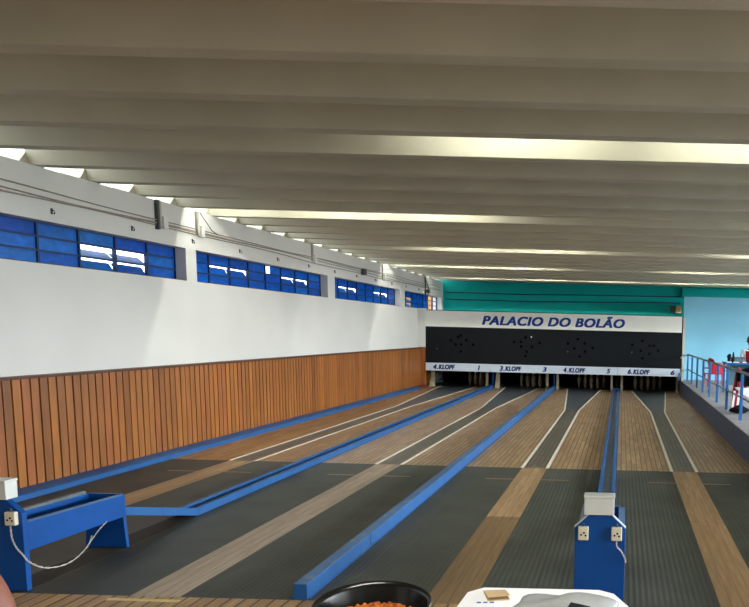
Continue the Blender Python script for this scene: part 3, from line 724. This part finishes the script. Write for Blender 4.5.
tb = thing('blue_table', (2.95, 19.6, .35), 'blue topped table against the light blue wall at the right edge', 'table')
MB().box(2.23, 3.7, 19.2, 20.0, .99, 1.025).build('tabletop', M['rail_blue'], tb, bevel=.006)
MB().box(2.36, 3.6, 19.86, 19.9, .52, .99).build('back_panel', M['grey_blue'], tb)
for x in (2.27, 3.66):
    for y in (19.25, 19.95): MB().box(x - .022, x + .022, y - .022, y + .022, .35, .99).build('leg', M['rail_blue'], tb)
bxg = thing('crate', (2.45, 19.6, 1.025), 'grey-blue tray of things on the blue table', 'tray')
MB().box(2.36, 2.63, 19.45, 19.75, 1.025, 1.12).build('body', M['grey_blue'], bxg, bevel=.01)
MB().box(2.355, 2.64, 19.44, 19.76, 1.12, 1.135).build('rim', M['table_wood'], bxg, bevel=.004)
tag(MB().tube([(2.31, 19.5, 1.03), (2.31, 19.5, 1.15), (2.34, 19.52, 1.19)], [.04, .045, .03], 8).build('dark_bag', M['black_cloth'], smooth=True), 'small dark bag at the left end of the blue table', 'bag')
tag(MB().tube([(2.39, 19.36, 1.028), (2.39, 19.36, 1.10), (2.39, 19.36, 1.20), (2.39, 19.36, 1.25)], [.03, .034, .02, .012], 10).build('dark_bottle', M['black'], smooth=True), 'small dark bottle next to the tray on the blue table', 'bottle')
for i, (x, y, w_, d_) in enumerate([(2.30, 19.30, .10, .07), (2.45, 19.28, .12, .05), (2.62, 19.28, .09, .05)]):
    o = MB().box(x - w_ / 2, x + w_ / 2, y - d_ / 2, y + d_ / 2, 1.025, 1.045).build('paper_packet', M['white_cloth'], bevel=.004)
    tag(o, 'flat white packet on the front edge of the blue table, %s from the left' % names[i], 'packet', 'white packets on the blue table')
tag(MB().box(2.53, 2.58, 19.26, 19.31, 1.025, 1.05).build('red_packet', M['red'], bevel=.004), 'small red packet between white packets on the blue table', 'packet')
# red bucket at the right edge of the table
bk = thing('red_bucket', (2.75, 19.5, 1.025), 'red tub standing on the blue table at the picture edge', 'bucket')
MB().lathe([(.085, 0), (.10, .24), (.105, .25), (.095, .25), (.08, .02)], (2.765, 19.5, 1.027), 16).build('tub', M['red_cloth'], bk, smooth=True)
MB().torus((2.765, 19.5, 1.277), .103, .008, (0, 0, 1), 16, 6).build('rim', M['white_cloth'], bk, smooth=True)

# dark framed chair hung with jacket, cloth and towel near the railing
ch = thing('metal_chair', (2.2, 15.2, .35), 'dark metal chair behind the railing, heaped with clothes', 'chair')
for x in (1.98, 2.42):
    for y, zt in ((15.02, .72), (15.42, 1.0)): MB().tube([(x, y, .35), (x, y, zt)], .014, 8).build('leg', M['black'], ch)
MB().box(1.97, 2.43, 15.0, 15.43, .69, .72).build('seat', M['black'], ch, bevel=.008)
MB().box(1.99, 2.41, 15.41, 15.435, .82, 1.0).build('backrest', M['black'], ch, bevel=.008)
def lump(name, c, r, mat, label, cat, seed, parent=None):
    m = MB(); ret = bmesh.ops.create_icosphere(m.bm, subdivisions=4, radius=1)
    rnd = random.Random(seed); ks = [(Vector((rnd.uniform(-1, 1), rnd.uniform(-1, 1), rnd.uniform(-1, 1))) * 5, rnd.uniform(0, 6), rnd.uniform(.03, .08)) for _ in range(9)]
    for v in m.bm.verts:
        d = 1 + sum(a * math.sin(v.co.dot(k) + ph) for k, ph, a in ks)
        q = v.co * d; q.z = max(q.z, -.8)
        v.co = Vector((c[0] + q.x * r[0], c[1] + q.y * r[1], c[2] + (q.z + .8) * r[2]))
    o = m.build(name, mat, parent, smooth=True)
    if label: tag(o, label, cat)
    return o
jk = lump('black_jacket', (2.26, 15.33, .75), (.23, .085, .18), M['black_cloth'], 'black jacket heaped against the back of the clothes chair', 'jacket', 3)
lump('red_jacket', (2.06, 15.75, .36), (.10, .12, .36), M['red_cloth'], 'red jacket hanging behind the black jacket', 'jacket', 5)
def drape(name, pts, th, mat, label, cat):
    m = MB(); n = len(pts[0])
    vs = [[m.bm.verts.new(p) for p in row] for row in pts]
    for i in range(len(vs) - 1):
        for j in range(n - 1): m.bm.faces.new((vs[i][j], vs[i][j + 1], vs[i + 1][j + 1], vs[i + 1][j]))
    o = m.build(name, mat, smooth=True); s_ = o.modifiers.new('thickness', 'SOLIDIFY'); s_.thickness = th
    return tag(o, label, cat)
rows_ = []
for i in range(9):
    u = i / 8
    rows_.append([(1.90 + .10 * u + v / 8 * (.50), 14.99 - .05 * u + .015 * math.sin(v * 1.7 + i), .745 - .28 * u ** 1.4 * (0.35 + .65 * v / 8) - .02 * abs(math.sin(v + i * .7))) for v in range(9)])
rows_ = [[(1.91 + v / 8 * .5, 15.2, .735 + .006 * math.sin(v * 2)) for v in range(9)]] + rows_
drape('white_cloth', rows_, .006, M['white_cloth'], 'white cloth spread over the clothes chair and hanging down its front', 'cloth')
for i, (x, mt, nm) in enumerate(((1.868, 'white_cloth', 'white'), (1.908, 'red_cloth', 'dark red'), (1.952, 'white_cloth', 'pale grey'))): pass
tw = thing('striped_towel', (1.91, 14.93, .38), 'red and white striped towel hanging at the left of the clothes chair', 'towel')
for k_, (xa, xb, mt) in enumerate(((1.85, 1.885, 'white_cloth'), (1.885, 1.925, 'red_cloth'), (1.925, 1.965, 'white_cloth'), (1.965, 1.985, 'black_cloth'))):
    m = MB(); m.hexa([(xa, 14.93, .40), (xb, 14.93, .40), (xb, 14.95, .40), (xa, 14.95, .40)], [(xa + .03, 14.97, .69), (xb + .03, 14.97, .69), (xb + .03, 14.99, .69), (xa + .03, 14.99, .69)])
    o = m.build('stripe', M[mt], tw)
lump('black_bag', (1.95, 14.62, .35), (.15, .13, .075), M['black_cloth'], 'black bag lying on the platform floor in front of the striped towel', 'bag', 11)
lump('pink_bag', (2.22, 14.74, .35), (.06, .08, .09), M['red'], 'small pink-red bag beside the black bag on the platform floor', 'bag', 17)

# ---------------------------------------------------------------- people
def skin_mesh(name, joints, bones, mat, parent, sub=2):
    me = bpy.data.meshes.new(name)
    off = Vector((0, 0, 0)); p = parent
    while p is not None: off += p.location; p = p.parent
    keys = list(joints); me.from_pydata([Vector(joints[k][0]) - off for k in keys], [(keys.index(a), keys.index(b)) for a, b in bones], [])
    o = bpy.data.objects.new(name, me); C.objects.link(o); o.parent = parent
    sk = o.modifiers.new('skin', 'SKIN'); sk.use_smooth_shade = True
    for i, k in enumerate(keys):
        r = joints[k][1]; me.skin_vertices[0].data[i].radius = r if isinstance(r, tuple) else (r, r)
    me.skin_vertices[0].data[0].use_root = True
    o.modifiers.new('sub', 'SUBSURF').levels = sub; o.modifiers['sub'].render_levels = sub
    me.materials.append(mat); return o
def person(name, base, label, face, top_mat, legs_mat, s=1.0, sleeve=False):
    """seated figure; face = yaw the person looks along, base = floor point under the pelvis"""
    t = thing(name, base, label, 'person')
    B = Vector(base); rz = Matrix.Rotation(face, 3, 'Z')
    P = lambda x, y, z: B + rz @ Vector((x * s, y * s, z * s))
    J = {'pelvis': (P(0, 0, .50), .125 * s), 'waist': (P(0, -.01, .66), .115 * s), 'chest': (P(0, .0, .86), (.15 * s, .115 * s)), 'neck0': (P(0, .0, 1.00), .07 * s), 'neck': (P(0, .01, 1.065), .05 * s),
         'jaw': (P(0, .035, 1.125), (.066 * s, .078 * s)), 'head0': (P(0, .03, 1.18), (.098 * s, .112 * s)), 'head': (P(0, .02, 1.245), (.104 * s, .116 * s)), 'crown': (P(0, .015, 1.30), .075 * s)}
    Bn = [('pelvis', 'waist'), ('waist', 'chest'), ('chest', 'neck0'), ('neck0', 'neck'), ('neck', 'jaw'), ('jaw', 'head0'), ('head0', 'head'), ('head', 'crown')]
    for sd, sx in (('l', -1), ('r', 1)):
        J.update({sd + 'sh': (P(sx * .175, 0, .955), .062 * s), sd + 'el': (P(sx * .235, .02, .68), .043 * s), sd + 'fo': (P(sx * .20, .16, .62), .037 * s), sd + 'wr': (P(sx * .13, .27, .60), .027 * s), sd + 'pa': (P(sx * .10, .33, .60), (.038 * s, .02 * s)),
                  sd + 'hip': (P(sx * .10, .06, .49), .09 * s), sd + 'kn': (P(sx * .14, .45, .48), .062 * s), sd + 'ca': (P(sx * .14, .43, .30), .055 * s), sd + 'an': (P(sx * .14, .40, .09), .036 * s), sd + 'to': (P(sx * .15, .56, .04), .035 * s)})
        Bn += [('chest', sd + 'sh'), (sd + 'sh', sd + 'el'), (sd + 'el', sd + 'fo'), (sd + 'fo', sd + 'wr'), (sd + 'wr', sd + 'pa'), ('pelvis', sd + 'hip'), (sd + 'hip', sd + 'kn'), (sd + 'kn', sd + 'ca'), (sd + 'ca', sd + 'an'), (sd + 'an', sd + 'to')]
    skin_mesh('body', J, Bn, M['skin'], t)
    for sx in (-1, 1):       # fingers rooted inside the palm
        for f_, (dx, ln) in enumerate(((-.028, .055), (-.010, .068), (.009, .064), (.027, .05))):
            m = MB(); m.tube([P(sx * .10 + dx, .33, .60), P(sx * .10 + dx, .375, .597), P(sx * .10 + dx, .36 + ln * .8, .585), P(sx * .10 + dx, .36 + ln, .565)], [.0095 * s, .009 * s, .008 * s, .006 * s], 8)
            m.build('finger', M['skin'], t, smooth=True)
        m = MB(); m.tube([P(sx * .085, .30, .60), P(sx * .055, .335, .60), P(sx * .045, .365, .592)], [.012 * s, .010 * s, .007 * s], 8); m.build('thumb', M['skin'], t, smooth=True)
    # shirt, shorts
    e = .030 * s
    K = {k: (v[0], (v[1][0] + e, v[1][1] + e) if isinstance(v[1], tuple) else v[1] + e) for k, v in J.items()}
    T_ = {'chest': K['chest'], 'waist': K['waist'], 'pelvis': (P(0, 0, .54), .15 * s), 'neck0': (P(0, 0, .975), .10 * s)}
    Tb = [('chest', 'waist'), ('waist', 'pelvis'), ('chest', 'neck0')]
    for sd, sx in (('l', -1), ('r', 1)):
        if sleeve:
            T_[sd + 'sh'] = K[sd + 'sh']; T_[sd + 'sl'] = (P(sx * .215, .01, .80), .064 * s); Tb += [('chest', sd + 'sh'), (sd + 'sh', sd + 'sl')]
        else:
            T_[sd + 'sh'] = (P(sx * .105, 0, .965), .085 * s); Tb += [('chest', sd + 'sh')]
    skin_mesh('shirt', T_, Tb, top_mat, t)
    Sx = {'pelvis': (P(0, 0, .52), .155 * s)}; Sb = []
    for sd, sx in (('l', -1), ('r', 1)):
        Sx[sd + 'hip'] = (P(sx * .10, .06, .49), .105 * s); Sx[sd + 'th'] = (P(sx * .135, .38, .485), .085 * s); Sb += [('pelvis', sd + 'hip'), (sd + 'hip', sd + 'th')]
    skin_mesh('shorts', Sx, Sb, legs_mat, t)
    # face and hair
    hd = P(0, .03, 1.22)
    m = MB(); m.ball((0, 0, 0), .106 * s, 20)
    for v in list(m.bm.verts):
        q = v.co.copy(); v.co = P(0, .015, 1.25) + rz @ Vector((q.x * 1.0, q.y * 1.12 - .010 * s, q.z * 1.0))
    geo = [v for v in m.bm.verts if (rz.inverted() @ (v.co - P(0, .015, 1.25))).y > .035 * s and (v.co.z - P(0, 0, 1.25).z) < .045 * s or (v.co.z - P(0, 0, 1.25).z) < -.07 * s]
    bmesh.ops.delete(m.bm, geom=geo, context='VERTS')
    o = m.build('hair', M['hair'], t, smooth=True)
    m = MB()
    for sx in (-1, 1): m.ball(P(sx * .034, .122, 1.225), .011 * s, 8)
    m.build('eyes', M['hair'], t, smooth=True)
    m = MB(); m.tube([P(0, .122, 1.225), P(0, .148, 1.19), P(0, .120, 1.18)], [.008 * s, .015 * s, .012 * s], 8); m.build('nose', M['skin'], t, smooth=True)
    m = MB(); m.tube([P(-.026, .105, 1.15), P(0, .120, 1.148), P(.026, .105, 1.15)], [.004 * s, .007 * s, .004 * s], 6); m.build('mouth', M['red_tile'], t, smooth=True)
    for sx in (-1, 1):
        m = MB(); m.ball(P(sx * .098, .02, 1.205), .022 * s, 8); m.build('ear', M['skin'], t, smooth=True)
    return t
def stool(loc, z0, h, label):
    t = thing('round_stool', loc, label, 'stool')
    x, y = loc[0], loc[1]
    MB().lathe([(.17, 0), (.18, .01), (.18, .03), (.17, .04)], (x, y, z0 + h - .04), 20).build('seat', M['table_wood'], t, smooth=False)
    for a in range(4):
        ca, sa = math.cos(a * math.pi / 2 + .785), math.sin(a * math.pi / 2 + .785)
        MB().tube([(x + ca * .17, y + sa * .17, z0), (x + ca * .13, y + sa * .13, z0 + h - .04)], .015, 8).build('leg', M['dark_metal'], t)
    return t
person('person', (-1.635, 1.98, 0), 'person at the lower left edge, bare skin showing, looking down the lanes', T(0), M['denim'], M['black_cloth'], 1.06)
stool((-1.635, 1.95, 0), 0, .345, 'round stool under the person at the lower left edge')
person('person', (2.93, 20.58, .35), 'dark haired person in a white top at the right edge behind the blue table', T(180), M['white_cloth'], M['denim'], .93, True)
stool((2.93, 20.61, .35), 0.35, .295, 'round stool under the person in white at the blue table')

# ---------------------------------------------------------------- foreground table and pan
wt = thing('white_table', (-.22, 2.62, 0), 'small table covered with white paper at the bottom of the picture', 'table')
top = [(-.50, 2.20), (.055, 2.20), (.045, 2.75), (-.005, 2.895), (-.055, 2.935), (-.44, 2.93), (-.485, 2.87), (-.492, 2.70)]
MB().slab(top, .715, .738).build('tabletop', M['plastic_white'], wt, bevel=.004)
MB().slab([(x * 1.003, y + .001) for x, y in top], .738, .741).build('paper_cover', M['paper'], wt)
for x in (-.44, 0.0):
    for y in (2.26, 2.82): MB().hexa([(x - .02, y - .02, 0), (x + .02, y - .02, 0), (x + .02, y + .02, 0), (x - .02, y + .02, 0)], [(x - .025, y - .025, .715), (x + .025, y - .025, .715), (x + .025, y + .025, .715), (x - .025, y + .025, .715)]).build('leg', M['plastic_white'], wt)
# folded brown card
cdx = thing('folded_card', (-.385, 2.84, .741), 'folded brown card on the left of the white table', 'card')
MB().hexa([(-.406, 2.775, .7415), (-.338, 2.795, .7415), (-.366, 2.896, .7415), (-.436, 2.880, .7415)], [(-.406, 2.775, .7435), (-.338, 2.795, .7435), (-.366, 2.896, .7435), (-.436, 2.880, .7435)]).build('lower_leaf', M['card'], cdx)
MB().hexa([(-.404, 2.776, .752), (-.338, 2.797, .756), (-.366, 2.896, .744), (-.436, 2.880, .744)], [(-.404, 2.776, .754), (-.338, 2.797, .758), (-.366, 2.896, .746), (-.436, 2.880, .746)]).build('upper_leaf', M['card'], cdx)
pk = thing('paper_packet', (-.407, 2.715, .741), 'small white packet with blue print near the left edge of the white table', 'packet')
MB().slab([(-.438, 2.690), (-.372, 2.700), (-.382, 2.750), (-.440, 2.740)], .7412, .749).build('packet', M['paper'], pk, bevel=.002)
m = MB()
for i in range(3): m.slab([(-.434 + .020 * i, 2.728 + .003 * i), (-.420 + .020 * i, 2.730 + .003 * i), (-.424 + .02 * i, 2.744 + .002 * i), (-.436 + .02 * i, 2.742 + .002 * i)], .749, .7494)
m.build('print', M['pack_blue'], pk)
gb = lump('grey_bag', (-.15, 2.60, .741), (.14, .13, .042), M['grey_bag'], 'crumpled grey plastic bag on the white table', 'bag', 23)
ph = thing('black_box', (-.105, 2.47, .806), 'small black box lying on the grey plastic bag', 'box')
o = MB().hexa([(-.145, 2.43, .806), (-.075, 2.41, .806), (-.068, 2.50, .806), (-.130, 2.54, .806)], [(-.145, 2.43, .82), (-.075, 2.41, .82), (-.068, 2.50, .82), (-.130, 2.54, .82)]).build('body', M['black'], ph, bevel=.004)
# wooden side table carrying the black pan
st = thing('side_table', (-.72, 2.2, 0), 'low wooden table under the black pan at the bottom edge', 'table')
MB().box(-1.05, -.515, 1.9, 2.50, .745, .775).build('tabletop', M['table_wood'], st, bevel=.004)
for x in (-1.01, -.555):
    for y in (1.94, 2.46): MB().box(x - .02, x + .02, y - .02, y + .02, 0, .745).build('leg', M['table_wood'], st)
pn = thing('black_pan', (-.638, 2.295, .775), 'black round pan of orange food at the bottom edge of the picture', 'pan')
MB().lathe([(.001, .002), (.114, .0), (.132, .02), (.145, .075), (.151, .085), (.153, .09), (.148, .092), (.140, .078), (.126, .027), (.112, .010), (.001, .009)], (-.638, 2.295, .775), 48, caps=False).build('pan_body', M['pan'], pn, smooth=True)
m = MB(); rnd = random.Random(4)
for i in range(900):
    a = rnd.uniform(0, 2 * math.pi); r_ = .117 * math.sqrt(rnd.random()); h_ = .034 + .020 * (1 - (r_ / .12) ** 2)
    rr = rnd.uniform(.0045, .008)
    ret = bmesh.ops.create_icosphere(m.bm, subdivisions=1, radius=rr)
    cc = Vector((-.638 + r_ * math.cos(a), 2.295 + r_ * math.sin(a), .775 + h_ + rnd.uniform(-.006, .004)))
    for v in ret['verts']: v.co = v.co * rnd.uniform(.85, 1.15) + cc
m.lathe([(.001, .012), (.106, .012), (.116, .026), (.10, .044), (.05, .052), (.001, .054)], (-.638, 2.295, .775), 24, caps=False)
o = m.build('toasted_food', M['food'], smooth=True); tag(o, 'orange toasted crumbs filling the black pan', 'food', kind='stuff')
tilt = Matrix.Translation((-.638, 2.295, .791)) @ Matrix.Rotation(math.radians(7), 4, 'X') @ Matrix.Translation((.638, -2.295, -.775))
bpy.context.view_layer.update()
for q_ in (o, pn): q_.matrix_world = tilt @ q_.matrix_world
# pale tape on the plank floor
tag(MB().slab([(-2.935, 5.00), (-2.515, 5.00), (-2.515, 5.045), (-2.935, 5.045)], 0.0, .0015).build('tape_strip', M['tape']), 'pale yellow tape strip on the plank floor by the near mat edge', 'tape')
